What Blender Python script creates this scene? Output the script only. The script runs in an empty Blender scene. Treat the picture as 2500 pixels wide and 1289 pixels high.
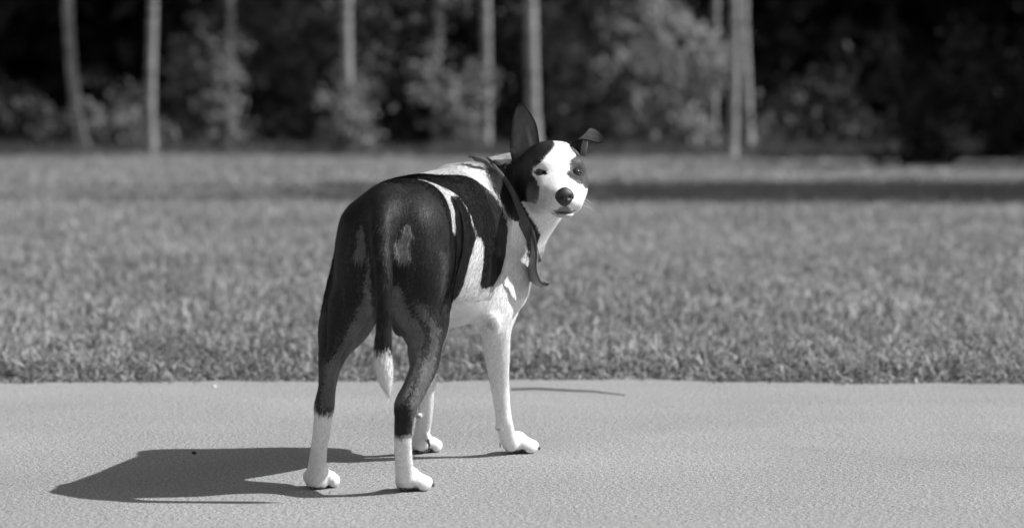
import bpy, math, random
import numpy as np
from mathutils import Vector
from mathutils.bvhtree import BVHTree

rng = np.random.default_rng(7)
random.seed(7)
S = bpy.context.scene
COL = S.collection

# ------------------------------------------------------------------ camera
CAM_H = 0.705
FPX = 7282.0                      # focal length in pixels of the 2500 wide photograph (about 105 mm)
PITCH = math.atan((644.5 - 270.0) / FPX)
cam_d = bpy.data.cameras.new('camera')
cam = bpy.data.objects.new('camera', cam_d)
COL.objects.link(cam)
cam_d.sensor_width = 36.0
cam_d.lens = 36.0 * FPX / 2500.0
cam_d.clip_start = 0.1
cam_d.clip_end = 1500.0
cam.location = (0, 0, CAM_H)
cam.rotation_euler = (math.pi / 2 - PITCH, 0, 0)
cam_d.dof.use_dof = True
cam_d.dof.focus_distance = 5.80
cam_d.dof.aperture_fstop = 3.8
S.camera = cam

# ------------------------------------------------------------------ light
SUN_EL = math.radians(43.5)
SUN_AZ = math.radians(-3)         # measured from +X, negative = a little towards the camera
sd = Vector((math.cos(SUN_EL) * math.cos(SUN_AZ), math.cos(SUN_EL) * math.sin(SUN_AZ), math.sin(SUN_EL)))
W = bpy.data.worlds.new('World')
S.world = W
W.use_nodes = True
nt = W.node_tree
nt.nodes.clear()
sky = nt.nodes.new('ShaderNodeTexSky')
sky.sky_type = 'NISHITA'
sky.sun_disc = False
sky.sun_elevation = SUN_EL
sky.sun_rotation = math.pi / 2 - SUN_AZ
bw = nt.nodes.new('ShaderNodeRGBToBW')
bg = nt.nodes.new('ShaderNodeBackground')
bg.inputs[1].default_value = 0.10
wo = nt.nodes.new('ShaderNodeOutputWorld')
nt.links.new(sky.outputs[0], bw.inputs[0])
nt.links.new(bw.outputs[0], bg.inputs[0])
nt.links.new(bg.outputs[0], wo.inputs[0])
sun_d = bpy.data.lights.new('sun', 'SUN')
sun = bpy.data.objects.new('sun', sun_d)
COL.objects.link(sun)
sun_d.energy = 4.8
sun_d.angle = math.radians(0.53)
sun_d.color = (1, 1, 1)
sun.rotation_euler = (-sd).to_track_quat('-Z', 'Y').to_euler()
S.view_settings.view_transform = 'Standard'
S.view_settings.look = 'None'
S.view_settings.exposure = 0.5
S.view_settings.gamma = 1.0

# ------------------------------------------------------------------ helpers
def at(px, py, D):
    """point seen at a pixel of the photograph, D metres in front of the camera"""
    u, v = (px - 1250.0), (644.5 - py)
    dy = FPX * math.cos(PITCH) + v * math.sin(PITCH)
    dz = -FPX * math.sin(PITCH) + v * math.cos(PITCH)
    k = D / dy
    return np.array((u * k, D, CAM_H + dz * k))

def gnd(px, py):
    a = at(px, py, 1.0)
    D = CAM_H / (CAM_H - a[2])
    return np.array((a[0] * D, D, 0.0))

def mesh_obj(name, V, F, mat=None, parent=None, smooth=True):
    me = bpy.data.meshes.new(name)
    V = np.asarray(V, dtype=np.float32)
    F = np.asarray(F, dtype=np.int32)
    n = F.shape[1]
    me.vertices.add(len(V)); me.vertices.foreach_set('co', V.ravel())
    me.loops.add(F.size); me.loops.foreach_set('vertex_index', F.ravel())
    me.polygons.add(len(F))
    me.polygons.foreach_set('loop_start', np.arange(0, F.size, n, dtype=np.int32))
    me.polygons.foreach_set('loop_total', np.full(len(F), n, dtype=np.int32))
    me.update(calc_edges=True)
    if smooth:
        me.polygons.foreach_set('use_smooth', np.ones(len(F), dtype=bool))
    o = bpy.data.objects.new(name, me)
    COL.objects.link(o)
    if mat: me.materials.append(mat)
    if parent: o.parent = parent
    return o

def set_attr(o, name, vals):
    a = o.data.attributes.new(name, 'FLOAT', 'POINT')
    a.data.foreach_set('value', np.asarray(vals, dtype=np.float32))

def tag(o, label=None, cat=None, group=None, kind=None):
    if label: o['label'] = label
    if cat: o['category'] = cat
    if group: o['group'] = group
    if kind: o['kind'] = kind
    return o

def empty(name, loc):
    o = bpy.data.objects.new(name, None)
    o.location = loc
    o.empty_display_size = 0.1
    COL.objects.link(o)
    return o

class MB:
    """collects vertices and quads for one mesh"""
    def __init__(s): s.V = []; s.F = []; s.n = 0
    def add(s, V, F):
        V = np.asarray(V, float).reshape(-1, 3); F = np.asarray(F, int)
        s.V.append(V); s.F.append(F + s.n); s.n += len(V)
    def tube(s, pts, rad, n=8, cap=True):
        pts = np.asarray(pts, float); rad = np.broadcast_to(np.asarray(rad, float), (len(pts),)).copy()
        T = np.gradient(pts, axis=0); T /= np.linalg.norm(T, axis=1)[:, None] + 1e-12
        ref = np.array((0, 0, 1.0)) if abs(T[0][2]) < 0.9 else np.array((1.0, 0, 0))
        rings = []
        for p, t, r in zip(pts, T, rad):
            a = np.cross(t, ref); a /= np.linalg.norm(a) + 1e-12
            b = np.cross(t, a)
            th = np.linspace(0, 2 * np.pi, n, endpoint=False)
            rings.append(p + r * (np.cos(th)[:, None] * a + np.sin(th)[:, None] * b))
        V = np.concatenate(rings)
        F = []
        for i in range(len(pts) - 1):
            for j in range(n):
                k = (j + 1) % n
                F.append((i * n + j, i * n + k, (i + 1) * n + k, (i + 1) * n + j))
        if cap:
            for base, rv in ((0, True), ((len(pts) - 1) * n, False)):
                idx = len(V)
                V = np.vstack([V, V[base:base + n].mean(0)])
                for j in range(0, n, 1):
                    k = (j + 1) % n
                    q = (idx, base + k, base + j, idx) if rv else (idx, base + j, base + k, idx)
                    F.append(q)
        F = np.array(F)
        s.add(V, F)
    def build(s, name, mat, parent=None, smooth=True):
        V = np.concatenate(s.V); F = np.concatenate(s.F)
        deg = F[:, 0] == F[:, 3]
        me = bpy.data.meshes.new(name)
        faces = [tuple(f) for f in F[~deg]] + [tuple(f[:3]) for f in F[deg]]
        me.from_pydata(V.tolist(), [], faces)
        me.polygons.foreach_set('use_smooth', np.full(len(faces), smooth))
        o = bpy.data.objects.new(name, me)
        COL.objects.link(o)
        if mat: me.materials.append(mat)
        if parent: o.parent = parent
        return o

# ------------------------------------------------------------------ materials
def new_mat(name):
    m = bpy.data.materials.new(name)
    m.use_nodes = True
    n = m.node_tree
    b = n.nodes['Principled BSDF']
    return m, n, b

def grey_mat(name, lo, hi, rough=0.8, scale=20.0, detail=4.0, bump=0.0, bscale=None, attr=None, spec=0.3, sheen=0.0, stretch=(1, 1, 1)):
    m, n, b = new_mat(name)
    tc = n.nodes.new('ShaderNodeTexCoord')
    mp = n.nodes.new('ShaderNodeMapping'); mp.inputs['Scale'].default_value = stretch
    n.links.new(tc.outputs['Object'], mp.inputs[0])
    no = n.nodes.new('ShaderNodeTexNoise'); no.inputs['Scale'].default_value = scale; no.inputs['Detail'].default_value = detail
    n.links.new(mp.outputs[0], no.inputs['Vector'])
    mr = n.nodes.new('ShaderNodeMapRange')
    mr.inputs['From Min'].default_value = 0.3; mr.inputs['From Max'].default_value = 0.7
    mr.inputs['To Min'].default_value = lo; mr.inputs['To Max'].default_value = hi
    n.links.new(no.outputs[0], mr.inputs[0])
    out = mr.outputs[0]
    if attr:
        at_ = n.nodes.new('ShaderNodeAttribute'); at_.attribute_name = attr
        mu = n.nodes.new('ShaderNodeMath'); mu.operation = 'MULTIPLY'
        n.links.new(out, mu.inputs[0]); n.links.new(at_.outputs['Fac'], mu.inputs[1])
        out = mu.outputs[0]
    n.links.new(out, b.inputs['Base Color'])
    b.inputs['Roughness'].default_value = rough
    b.inputs['Specular IOR Level'].default_value = spec
    if sheen: b.inputs['Sheen Weight'].default_value = sheen
    if bump:
        bn = n.nodes.new('ShaderNodeTexNoise'); bn.inputs['Scale'].default_value = bscale or scale * 3; bn.inputs['Detail'].default_value = 6
        n.links.new(mp.outputs[0], bn.inputs['Vector'])
        bp = n.nodes.new('ShaderNodeBump'); bp.inputs['Strength'].default_value = 1.0; bp.inputs['Distance'].default_value = bump
        n.links.new(bn.outputs[0], bp.inputs['Height']); n.links.new(bp.outputs[0], b.inputs['Normal'])
    return m
# ------------------------------------------------------------------ path, field
def node_noise(n, src, scale, detail=4, rough=.55, sx=(1, 1, 1)):
    mp = n.nodes.new('ShaderNodeMapping'); mp.inputs['Scale'].default_value = sx
    no = n.nodes.new('ShaderNodeTexNoise'); no.inputs['Scale'].default_value = scale; no.inputs['Detail'].default_value = detail; no.inputs['Roughness'].default_value = rough
    n.links.new(src, mp.inputs[0]); n.links.new(mp.outputs[0], no.inputs['Vector'])
    return no.outputs[0]
def node_map(n, src, a, b, c, d):
    mr = n.nodes.new('ShaderNodeMapRange')
    for k, v in zip(('From Min', 'From Max', 'To Min', 'To Max'), (a, b, c, d)): mr.inputs[k].default_value = v
    n.links.new(src, mr.inputs[0]); return mr.outputs[0]
def node_math(n, op, a, b):
    m = n.nodes.new('ShaderNodeMath'); m.operation = op
    for i, v in enumerate((a, b)):
        if isinstance(v, (int, float)): m.inputs[i].default_value = v
        else: n.links.new(v, m.inputs[i])
    return m.outputs[0]

m_path, n, b = new_mat('worn_asphalt')
tc = n.nodes.new('ShaderNodeTexCoord'); oc = tc.outputs['Object']
fine = node_noise(n, oc, 170, 3, .75)
mid = node_noise(n, oc, 60, 4, .6)
big = node_noise(n, oc, 1.3, 4, .6)
pits = node_noise(n, oc, 110, 2, .5)
col = node_map(n, fine, .32, .68, .11, .51)
col = node_math(n, 'MULTIPLY', col, node_map(n, mid, .3, .7, .88, 1.10))
col = node_math(n, 'MULTIPLY', col, node_map(n, big, .3, .7, .86, 1.06))
col = node_math(n, 'MULTIPLY', col, node_map(n, pits, .33, .25, 1.0, .35))
n.links.new(col, b.inputs['Base Color']); b.inputs['Roughness'].default_value = .85; b.inputs['Specular IOR Level'].default_value = .25
bp = n.nodes.new('ShaderNodeBump'); bp.inputs['Distance'].default_value = .008; bp.inputs['Strength'].default_value = 1.0
hgt = node_math(n, 'ADD', node_math(n, 'MULTIPLY', fine, .7), mid)
n.links.new(hgt, bp.inputs['Height']); n.links.new(bp.outputs[0], b.inputs['Normal'])

def edge_y(x):
    """far edge of the path, wavering a little"""
    return 7.745 - .030 * x + .045 * np.sin(x * 2.3 + 1.1) + .025 * np.sin(x * 6.1) + .015 * np.sin(x * 17.0 + 2) + .008 * np.sin(x * 41)
xs = np.linspace(-14, 14, 1121)
V = []; F = []
ys = np.linspace(0, 1, 9)
for t in ys:
    for x in xs: V.append((x, 2.2 * (1 - t) + float(edge_y(x)) * t, .0))
nx = len(xs)
for j in range(len(ys) - 1):
    for i in range(nx - 1): F.append((j * nx + i, j * nx + i + 1, (j + 1) * nx + i + 1, (j + 1) * nx + i))
path = mesh_obj('path', V, F, m_path); tag(path, 'worn pale asphalt path', kind='structure')

m_soil, n, b = new_mat('soil')
tc = n.nodes.new('ShaderNodeTexCoord'); oc = tc.outputs['Object']
col = node_map(n, node_noise(n, oc, 9, 6, .7), .3, .7, .035, .10)
n.links.new(col, b.inputs['Base Color']); b.inputs['Roughness'].default_value = .95
V = []; F = []
gx = np.array([-260, -120, -60, -30, -15, -8, -4, 0, 4, 8, 15, 30, 60, 120, 260.]); gy = np.array([-60, -20, 0, 2, 7, 8.5, 12, 20, 30, 40, 50, 65, 90, 140, 260, 400.])
for y in gy:
    for x in gx: V.append((x, y, -.012))
for j in range(len(gy) - 1):
    for i in range(len(gx) - 1):
        a = j * len(gx) + i; F.append((a, a + 1, a + len(gx) + 1, a + len(gx)))
# hairline cracks: thin dark ribbons lying in the surface
m_crack = grey_mat('crack_dirt', .05, .09, .9, 60)
def ribbon(name, pix, wd, parent):
    P = np.array([gnd(*p) for p in pix]); P = np.array([[np.interp(t, np.linspace(0, 1, len(P)), P[:, k]) for k in range(3)] for t in np.linspace(0, 1, 60)])
    P[:, 1] += .006 * np.cumsum(rng.normal(size=60)) * .35; w_ = wd * rng.uniform(.3, 1.2, 60); w_[0] = w_[-1] = 0
    V = np.concatenate([P + np.stack([w_ * 0, w_, w_ * 0 + .004], 1), P + np.stack([w_ * 0, -w_, w_ * 0 + .004], 1)])
    return mesh_obj(name, V, [(i, i + 60, i + 61, i + 1) for i in range(59)], m_crack, parent)
ribbon('crack', [(1870, 1080), (1915, 1092), (2010, 1106), (2130, 1116), (2250, 1122), (2330, 1130), (2420, 1140), (2500, 1142)], .0016, path)
b = MB()
tw = np.array([gnd(*p) for p in ((1248, 954), (1310, 955), (1380, 957), (1450, 961), (1525, 968))]); tw[:, 2] = [.004, .007, .005, .006, .004]
b.tube(tw, [.0022, .0026, .0024, .002, .0012], 7)
tag(b.build('shadow_line', grey_mat('shadow_line_tone', .06, .11, .8, 90)), 'thin dark shadow line behind the front paws, modelled as a tube', 'shadow_line')  # added dark tube standing in for a thin shadow line on the path
def pebble(px, py, r_, tone, label):
    V, F = [], []
    nu, nv = 12, 8; g = gnd(px, py)
    for i in range(nv + 1):
        for j in range(nu):
            a = math.pi * i / nv; c = 2 * math.pi * j / nu
            q = 1 + .18 * math.sin(c * 2 + px) * math.sin(a) + .1 * math.sin(c * 3)
            V.append(g + r_ * q * np.array((math.sin(a) * math.cos(c) * 1.25, math.sin(a) * math.sin(c), .7 * math.cos(a) + .62)))
    for i in range(nv):
        for j in range(nu):
            k = (j + 1) % nu; F.append((i * nu + j, (i + 1) * nu + j, (i + 1) * nu + k, i * nu + k))
    tag(mesh_obj('pebble', V, F, grey_mat('stone', tone, tone * 1.3, .8, 200)), label, 'pebble')
pebble(523, 946, .0040, .6, 'small white pebble at the left near the grass edge')
pebble(474, 1108, .0040, .03, 'tiny dark pebble at the upper rim of the dog\'s shadow')
ground = mesh_obj('ground', V, F, m_soil); tag(ground, 'soil under the meadow and the wood', kind='structure')

# ------------------------------------------------------------------ grass: every blade a bent strip
m_grass, n, b = new_mat('grass_blade')
a = n.nodes.new('ShaderNodeAttribute'); a.attribute_name = 'tone'
n.links.new(a.outputs['Fac'], b.inputs['Base Color']); b.inputs['Roughness'].default_value = .55; b.inputs['Specular IOR Level'].default_value = .3
tr = n.nodes.new('ShaderNodeBsdfTranslucent'); n.links.new(a.outputs['Fac'], tr.inputs[0])
mx = n.nodes.new('ShaderNodeMixShader'); mx.inputs[0].default_value = .35
out = n.nodes['Material Output']
n.links.new(b.outputs[0], mx.inputs[1]); n.links.new(tr.outputs[0], mx.inputs[2]); n.links.new(mx.outputs[0], out.inputs[0])

def nz(x, y, f, s=0):
    P = np.stack([x, y, np.full_like(x, s * 3.7)], 1)
    v = 0
    r2 = np.random.default_rng(50 + s)
    for i in range(8):
        d = r2.normal(size=3); v = v + np.sin(P @ d * f * (1 + .4 * i) + r2.uniform(0, 6.28)) / (1 + .25 * i)
    return v / 3
def grass(name, zones, label):
    VV = []; TT = []
    for (y0, y1, dens, h0, w0, lean, flat) in zones:
        w_half = lambda y: y * 1250 / FPX + (1.6 if y0 < 15 else 1.0)
        A = 0; N = int(dens * (y1 - y0) * 2 * w_half((y0 + y1) / 2))
        y = rng.uniform(y0, y1, N * 2); x = rng.uniform(-1, 1, N * 2) * w_half(y1)
        k = (np.abs(x) < w_half(y)) & (y > edge_y(x) - .012 - .05 * rng.random(len(x)) ** 5 * (y0 < 9))
        x = x[k][:N]; y = y[k][:N]; N = len(x)
        clump = np.clip(1 + (.35 if y0 < 12 else .15) * nz(x, y, 5, 1) + .25 * nz(x, y, 16, 2), .35, 1.8)
        e = np.clip((y - edge_y(x)) / .35, 0, 1)
        h = h0 * clump * rng.uniform(.45, 1.25, N) * (.35 + .65 * e)
        w = w0 * rng.uniform(.6, 1.4, N)
        az = rng.uniform(0, 2 * np.pi, N); ln = np.clip(rng.normal(lean, .3, N) + (1 - e) * .5, .05, 1.6)
        dx, dy = np.cos(az), np.sin(az)
        fa = rng.uniform(0, np.pi, N); sx_, sy_ = np.cos(fa), np.sin(fa)
        base = np.stack([x, y, np.full(N, -.012)], 1); side = np.stack([sx_ * w, sy_ * w, np.zeros(N)], 1)
        m1 = base + np.stack([dx * h * ln * .25, dy * h * ln * .25, h * .55], 1)
        tp = base + np.stack([dx * h * ln * .8, dy * h * ln * .8, h * (1.0 - .25 * np.clip(ln, 0, 1.5))], 1)
        tip = tp + np.stack([dx * h * ln * .25, dy * h * ln * .25, -h * .12 * ln], 1)
        a_ = np.stack([base - side * .6, base + side * .6, m1 + side, m1 - side, tp + side * .7, tp - side * .7, tip], 1)
        VV.append(a_.reshape(-1, 3))
        tone = (.31 * np.clip(.80 + .22 * e, 0, 1) + .045 * nz(x, y, 1.6, 3) + .03 * nz(x, y, 9, 4)) * (rng.uniform(.55, 1.35, N) if y0 < 12 else rng.uniform(.8, 1.2, N))
        dry = rng.random(N) < .05; tone[dry] = .36
        TT.append(np.repeat(np.clip(tone, .05, .5), 7))
    V = np.concatenate(VV); T = np.concatenate(TT); n = len(V) // 7
    b0 = np.arange(n)[:, None] * 7
    F = np.concatenate([b0 + [0, 1, 2, 3], b0 + [3, 2, 4, 5], b0 + [5, 4, 6, 6]])
    # last one as a thin quad: repeat is not allowed, so use tip as triangle
    me = bpy.data.meshes.new(name)
    nq = 2 * n
    me.vertices.add(len(V)); me.vertices.foreach_set('co', V.astype(np.float32).ravel())
    loops = np.concatenate([F[:nq].ravel(), F[nq:, :3].ravel()]).astype(np.int32)
    me.loops.add(len(loops)); me.loops.foreach_set('vertex_index', loops)
    me.polygons.add(nq + n)
    st = np.concatenate([np.arange(nq) * 4, nq * 4 + np.arange(n) * 3]).astype(np.int32)
    tt = np.concatenate([np.full(nq, 4), np.full(n, 3)]).astype(np.int32)
    me.polygons.foreach_set('loop_start', st); me.polygons.foreach_set('loop_total', tt)
    me.update(calc_edges=True)
    me.polygons.foreach_set('use_smooth', np.ones(nq + n, dtype=bool))
    o = bpy.data.objects.new(name, me); COL.objects.link(o); me.materials.append(m_grass)
    set_attr(o, 'tone', T); tag(o, label, 'grass', kind='stuff')
    return o
lawn = grass('grass', [
    (7.55, 9.0, 2200, .024, .0075, 1.3, 0), (7.60, 9.2, 4800, .064, .0038, .6, 0), (9.2, 12.0, 3400, .064, .0042, .5, 0), (12, 17, 2000, .068, .0050, .5, 0),
    (17, 26, 1000, .065, .0065, .5, 0), (26, 46, 420, .075, .011, .5, 0)], 'short sunlit meadow grass from the path edge to the wood')

# ------------------------------------------------------------------ wood edge
def bark_mat(name, lo, hi, dark, band):
    m, n, b = new_mat(name)
    tc = n.nodes.new('ShaderNodeTexCoord'); oc = tc.outputs['Object']
    c = node_map(n, node_noise(n, oc, 6, 4, .6, (1, 1, .4)), .3, .7, lo, hi)
    d = node_map(n, node_noise(n, oc, 5, 3, .6, (1, 1, 2.5)), band, band + .07, 1.0, dark)
    n.links.new(node_math(n, 'MULTIPLY', c, d), b.inputs['Base Color']); b.inputs['Roughness'].default_value = .8
    return m
m_birch = bark_mat('birch_bark', .17, .36, .30, .56)
m_bark = bark_mat('dark_bark', .05, .10, .5, .55)
def leaf_mat(name, lo, hi, trans=.3):
    m, n, b = new_mat(name)
    a = n.nodes.new('ShaderNodeAttribute'); a.attribute_name = 'tone'
    c = node_map(n, a.outputs['Fac'], 0, 1, lo, hi)
    n.links.new(c, b.inputs['Base Color']); b.inputs['Roughness'].default_value = .6; b.inputs['Specular IOR Level'].default_value = .25
    tr = n.nodes.new('ShaderNodeBsdfTranslucent'); n.links.new(c, tr.inputs[0])
    mx = n.nodes.new('ShaderNodeMixShader'); mx.inputs[0].default_value = trans
    n.links.new(b.outputs[0], mx.inputs[1]); n.links.new(tr.outputs[0], mx.inputs[2]); n.links.new(mx.outputs[0], n.nodes['Material Output'].inputs[0])
    return m
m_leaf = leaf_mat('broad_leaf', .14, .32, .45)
m_leaf_sun = leaf_mat('leaf_painted_sunlit', .20, .42, .45)  # paler copy of the leaf, sunlight put into its colour
m_leaf_dark = leaf_mat('leaf_painted_shaded', .04, .09, .2)  # darker copy of the leaf, shade put into its colour
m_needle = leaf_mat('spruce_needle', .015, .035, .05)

def leaves(centres, radii, per, size, name, mat, parent, seed=0):
    r = np.random.default_rng(seed)
    C = np.asarray(centres, float); R_ = np.broadcast_to(np.asarray(radii, float).reshape(-1, 1) if np.ndim(radii) else radii, (len(C), 1))
    c = np.repeat(C, per, 0); rr = np.repeat(R_, per, 0)
    d = r.normal(size=c.shape); d /= np.linalg.norm(d, axis=1)[:, None]
    P = c + d * rr * r.random((len(c), 1)) ** .5 * np.array((1, 1, .75))
    u = r.normal(size=c.shape); u /= np.linalg.norm(u, axis=1)[:, None]
    w = np.cross(u, r.normal(size=c.shape)); w /= np.linalg.norm(w, axis=1)[:, None]
    s = size * r.uniform(.6, 1.4, (len(c), 1))
    V = np.stack([P - u * s, P + w * s * .55, P + u * s, P - w * s * .55], 1).reshape(-1, 3)
    F = np.arange(len(V)).reshape(-1, 4)
    o = mesh_obj(name, V, F, mat, parent, smooth=False)
    t = np.clip(np.repeat(r.random(len(C)) * .7, per) + r.uniform(0, .3, len(c)), 0, 1)
    set_attr(o, 'tone', np.repeat(t, 4))
    return o

def birch(px, py, w_px, bend, label, seed, crown_h=11, crown_z=8.0, crown_r=1.0, dens=1.0):
    D = 5134 / (py - 270); base = at(px, py, D); base[2] = 0
    t = empty('birch_tree', base); r = np.random.default_rng(seed)
    rad = w_px / 2 / FPX * D
    zs = np.array([-.05, .05, .3, .7, 1.3, 2.2, 3.5, 5.5, 8, crown_h + 1.5])
    bx = np.interp(zs, [0, .3, .9, 2.6, 12], [0] + [b_ / FPX * D for b_ in bend] + [bend[-1] / FPX * D * 1.5])
    P = np.stack([bx + .03 * np.sin(zs * 1.1 + seed * 2.1), .02 * np.sin(zs * 2 + seed), zs], 1)
    b = MB(); b.tube(P, rad * np.interp(zs, [0, .12, .5, 2.5, crown_h + 2], [1.7, 1.25, 1.05, .95, .12]), 14)
    b.build('trunk', m_birch, t)
    b = MB(); cs = []; rs = []
    for k in range(16):
        z = crown_z + (crown_h - crown_z) * k / 15 + r.uniform(-.2, .2); a = k * 2.4 + r.uniform(-.4, .4)
        L = crown_r * (1.1 - .7 * k / 15) * r.uniform(.7, 1.2)
        o = np.array([np.interp(z, zs, bx), 0, z]); d = np.array((math.cos(a), math.sin(a), 0))
        e = o + d * L + UPV * L * .5
        b.tube([o, o + d * L * .5 + UPV * L * .35, e], [.035, .022, .006], 6)
        for q in (.5, .8, 1.05): cs.append(o + d * L * q + UPV * L * .45 * q + r.normal(size=3) * .15); rs.append(.42)
    b.build('branches', m_bark, t)
    leaves(cs, np.array(rs), int(26 * dens), .075, 'crown', m_leaf, t, seed)
    tag(t, label, 'tree', 'birch trees along the edge of the wood')
    return t
UPV = np.array((0, 0, 1.0))
birch(207, 381, 24, (-14, -26, -36), 'pale birch whose trunk kinks at its foot, leftmost of all trunks', 1)
birch(374, 384, 22, (-1, -2, 0), 'dim grey straight birch, second trunk from the left edge', 2)
birch(553, 374, 18, (1, 3, 9), 'slender spotted birch, third trunk from the left, standing in leafy undergrowth', 3)
birch(848, 378, 27, (0, 1, 3), 'birch with a bright sunlit stretch of trunk, left of the dog\'s back', 4)
birch(1070, 372, 23, (0, 0, 2), 'half hidden birch above the dog\'s shoulders', 5)
birch(1183, 374, 25, (1, 0, 1), 'dim birch just left of the upright ear', 6)
birch(1303, 382, 31, (-2, -3, -2), 'thick pale birch rising right behind the dog\'s ears', 7)
birch(1746, 372, 18, (0, 0, -2), 'leftmost of the three close birches on the right, thin and dim', 8)
birch(1783, 392, 24, (2, 3, 5), 'middle and nearest of the three close birches on the right', 9)
birch(1824, 374, 25, (-1, -2, -8), 'rightmost of the three close birches on the right', 10)

birch(818, 364, 13, (1, 2, 4), 'thin faint birch stem close to the left of the sunlit birch', 11)
birch(1432, 364, 12, (-1, -2, -5), 'thin faint birch stem above the folded ear', 12)
birch(1592, 372, 17, (3, 6, 16), 'slim leaning birch stem in the bright leaves right of the ears', 13)
birch(1640, 364, 12, (0, 1, -2), 'thin faint birch stem left of the three close birches', 14)
birch(940, 366, 13, (1, -2, -3), 'thin birch stem between the sunlit birch and the dim one above the shoulders', 18)

def shrub(px, py, wd, ht, label, seed, mat=m_leaf, dens=1.0, name='shrub', group='leafy shrubs in front of the wood', cat='shrub', size=.07):
    """wd, ht in metres"""
    D = 5134 / (py - 270); base = at(px, py, D); base[2] = 0
    t = empty(name, base); r = np.random.default_rng(100 + seed)
    b = MB(); cs = []; rs = []
    for k in range(9):
        a = r.uniform(0, 6.28); L = ht * r.uniform(.6, 1.0); sp = wd * .5 * r.uniform(.3, 1)
        d = np.array((math.cos(a), math.sin(a), 0))
        pts = [d * .05, d * sp * .3 + UPV * L * .35, d * sp * .7 + UPV * L * .7, d * sp + UPV * L * .95]
        b.tube(pts, [.022, .016, .010, .004], 6)
        for q in np.linspace(.12, 1.0, max(4, int(ht * 3.2))):
            p = d * sp * q + UPV * L * q + r.normal(size=3) * np.array((.16, .16, .10))
            p[2] = max(p[2], .08)
            cs.append(p); rs.append(r.uniform(.14, .42))
    b.build('stems', m_bark, t)
    leaves(cs, np.array(rs), int(20 * dens), size, 'foliage', mat, t, seed)
    tag(t, label, cat, group)
    return t
shrub(550, 382, .5, 1.9, 'sparse leafy sapling in front of the slender spotted birch', 31, dens=.6)
shrub(846, 388, .6, 1.0, 'low sapling at the foot of the sunlit birch', 32, dens=.8)
shrub(845, 362, .9, 5.0, 'tall sapling whose leaves cross the top of the sunlit birch', 33, dens=.8)
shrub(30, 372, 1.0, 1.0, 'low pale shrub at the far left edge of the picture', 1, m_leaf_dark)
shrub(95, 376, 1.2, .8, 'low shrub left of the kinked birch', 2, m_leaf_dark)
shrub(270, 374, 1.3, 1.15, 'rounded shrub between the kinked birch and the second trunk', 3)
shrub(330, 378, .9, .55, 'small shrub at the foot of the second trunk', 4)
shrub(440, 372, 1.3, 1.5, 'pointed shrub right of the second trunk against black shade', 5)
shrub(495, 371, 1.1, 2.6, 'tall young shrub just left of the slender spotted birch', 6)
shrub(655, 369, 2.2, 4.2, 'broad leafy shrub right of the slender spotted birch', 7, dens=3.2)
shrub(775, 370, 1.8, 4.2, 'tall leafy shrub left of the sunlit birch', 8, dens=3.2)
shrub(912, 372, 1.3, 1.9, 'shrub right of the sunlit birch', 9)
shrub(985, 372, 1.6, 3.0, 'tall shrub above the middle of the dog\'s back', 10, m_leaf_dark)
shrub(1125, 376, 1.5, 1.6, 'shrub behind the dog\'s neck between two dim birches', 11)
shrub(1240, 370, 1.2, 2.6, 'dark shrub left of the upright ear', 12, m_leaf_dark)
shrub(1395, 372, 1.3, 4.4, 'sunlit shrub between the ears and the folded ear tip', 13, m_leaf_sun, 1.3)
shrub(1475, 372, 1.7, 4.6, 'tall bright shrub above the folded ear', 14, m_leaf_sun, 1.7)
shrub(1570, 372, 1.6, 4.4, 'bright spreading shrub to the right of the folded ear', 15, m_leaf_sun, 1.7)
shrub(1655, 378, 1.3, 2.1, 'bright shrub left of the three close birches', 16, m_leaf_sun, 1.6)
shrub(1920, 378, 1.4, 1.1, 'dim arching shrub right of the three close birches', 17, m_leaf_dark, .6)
shrub(2040, 380, 1.6, 1.6, 'dark shrub in the black shade on the right', 18, m_needle, .6)  # leaves take the needle tone to paint in deep shade
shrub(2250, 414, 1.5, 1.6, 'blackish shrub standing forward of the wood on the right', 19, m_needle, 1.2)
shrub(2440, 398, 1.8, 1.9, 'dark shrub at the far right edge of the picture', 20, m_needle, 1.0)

def spruce(x, y, h, r0, label, seed, z0=.8):
    t = empty('spruce_tree', (x, y, 0)); r = np.random.default_rng(300 + seed)
    b = MB(); zs = np.linspace(0, h, 8)
    b.tube(np.stack([zs * 0, zs * 0, zs], 1), .17 * (1 - .93 * zs / h), 10); b.build('trunk', m_bark, t)
    cs = []; rs = []
    z = z0
    while z < h:
        k = 1 - (z - z0) / (h - z0); R_ = r0 * k ** .8 + .12
        for a in np.arange(0, 6.28, .9 / max(R_, .4)):
            for q in ((.95, .55, .2) if R_ > .8 else (.7,)):
                cs.append((math.cos(a + z) * R_ * q, math.sin(a + z) * R_ * q, z - .25 * q * R_ * .6 + r.uniform(-.1, .1))); rs.append(.35)
        z += .42
    leaves(cs, np.array(rs), 16, .10, 'crown', m_needle, t, seed)
    tag(t, label, 'tree', 'spruce trees beside the meadow')
    return t
spruce(9.0, 22.6, 12.5, 2.4, 'tall dark spruce nearest the path on the right side of the meadow', 4, 1.2)
spruce(9.6, 25.0, 13.0, 2.6, 'tall dark spruce at the right of the meadow whose shadow crosses the grass', 1, 1.2)
spruce(14.0, 25.9, 15.0, 2.6, 'taller spruce farther right behind the shadow casting one', 2, 1.2)
for k, (x, y, h) in enumerate(((11.3, 42.5, 7.5), (15, 46, 8), (19, 42, 9), (12.0, 50, 7.5))):  # off-frame spruces, placed and sized to shade the right of the wood
    spruce(x, y, h, 2.4, ['unseen spruce added to shade the near right corner of the wood', 'second unseen spruce added to shade the right of the wood', 'unseen spruce added farthest right to shade the wood', 'unseen spruce added deeper in the wood for shade on the right'][k], 5 + k)

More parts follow.
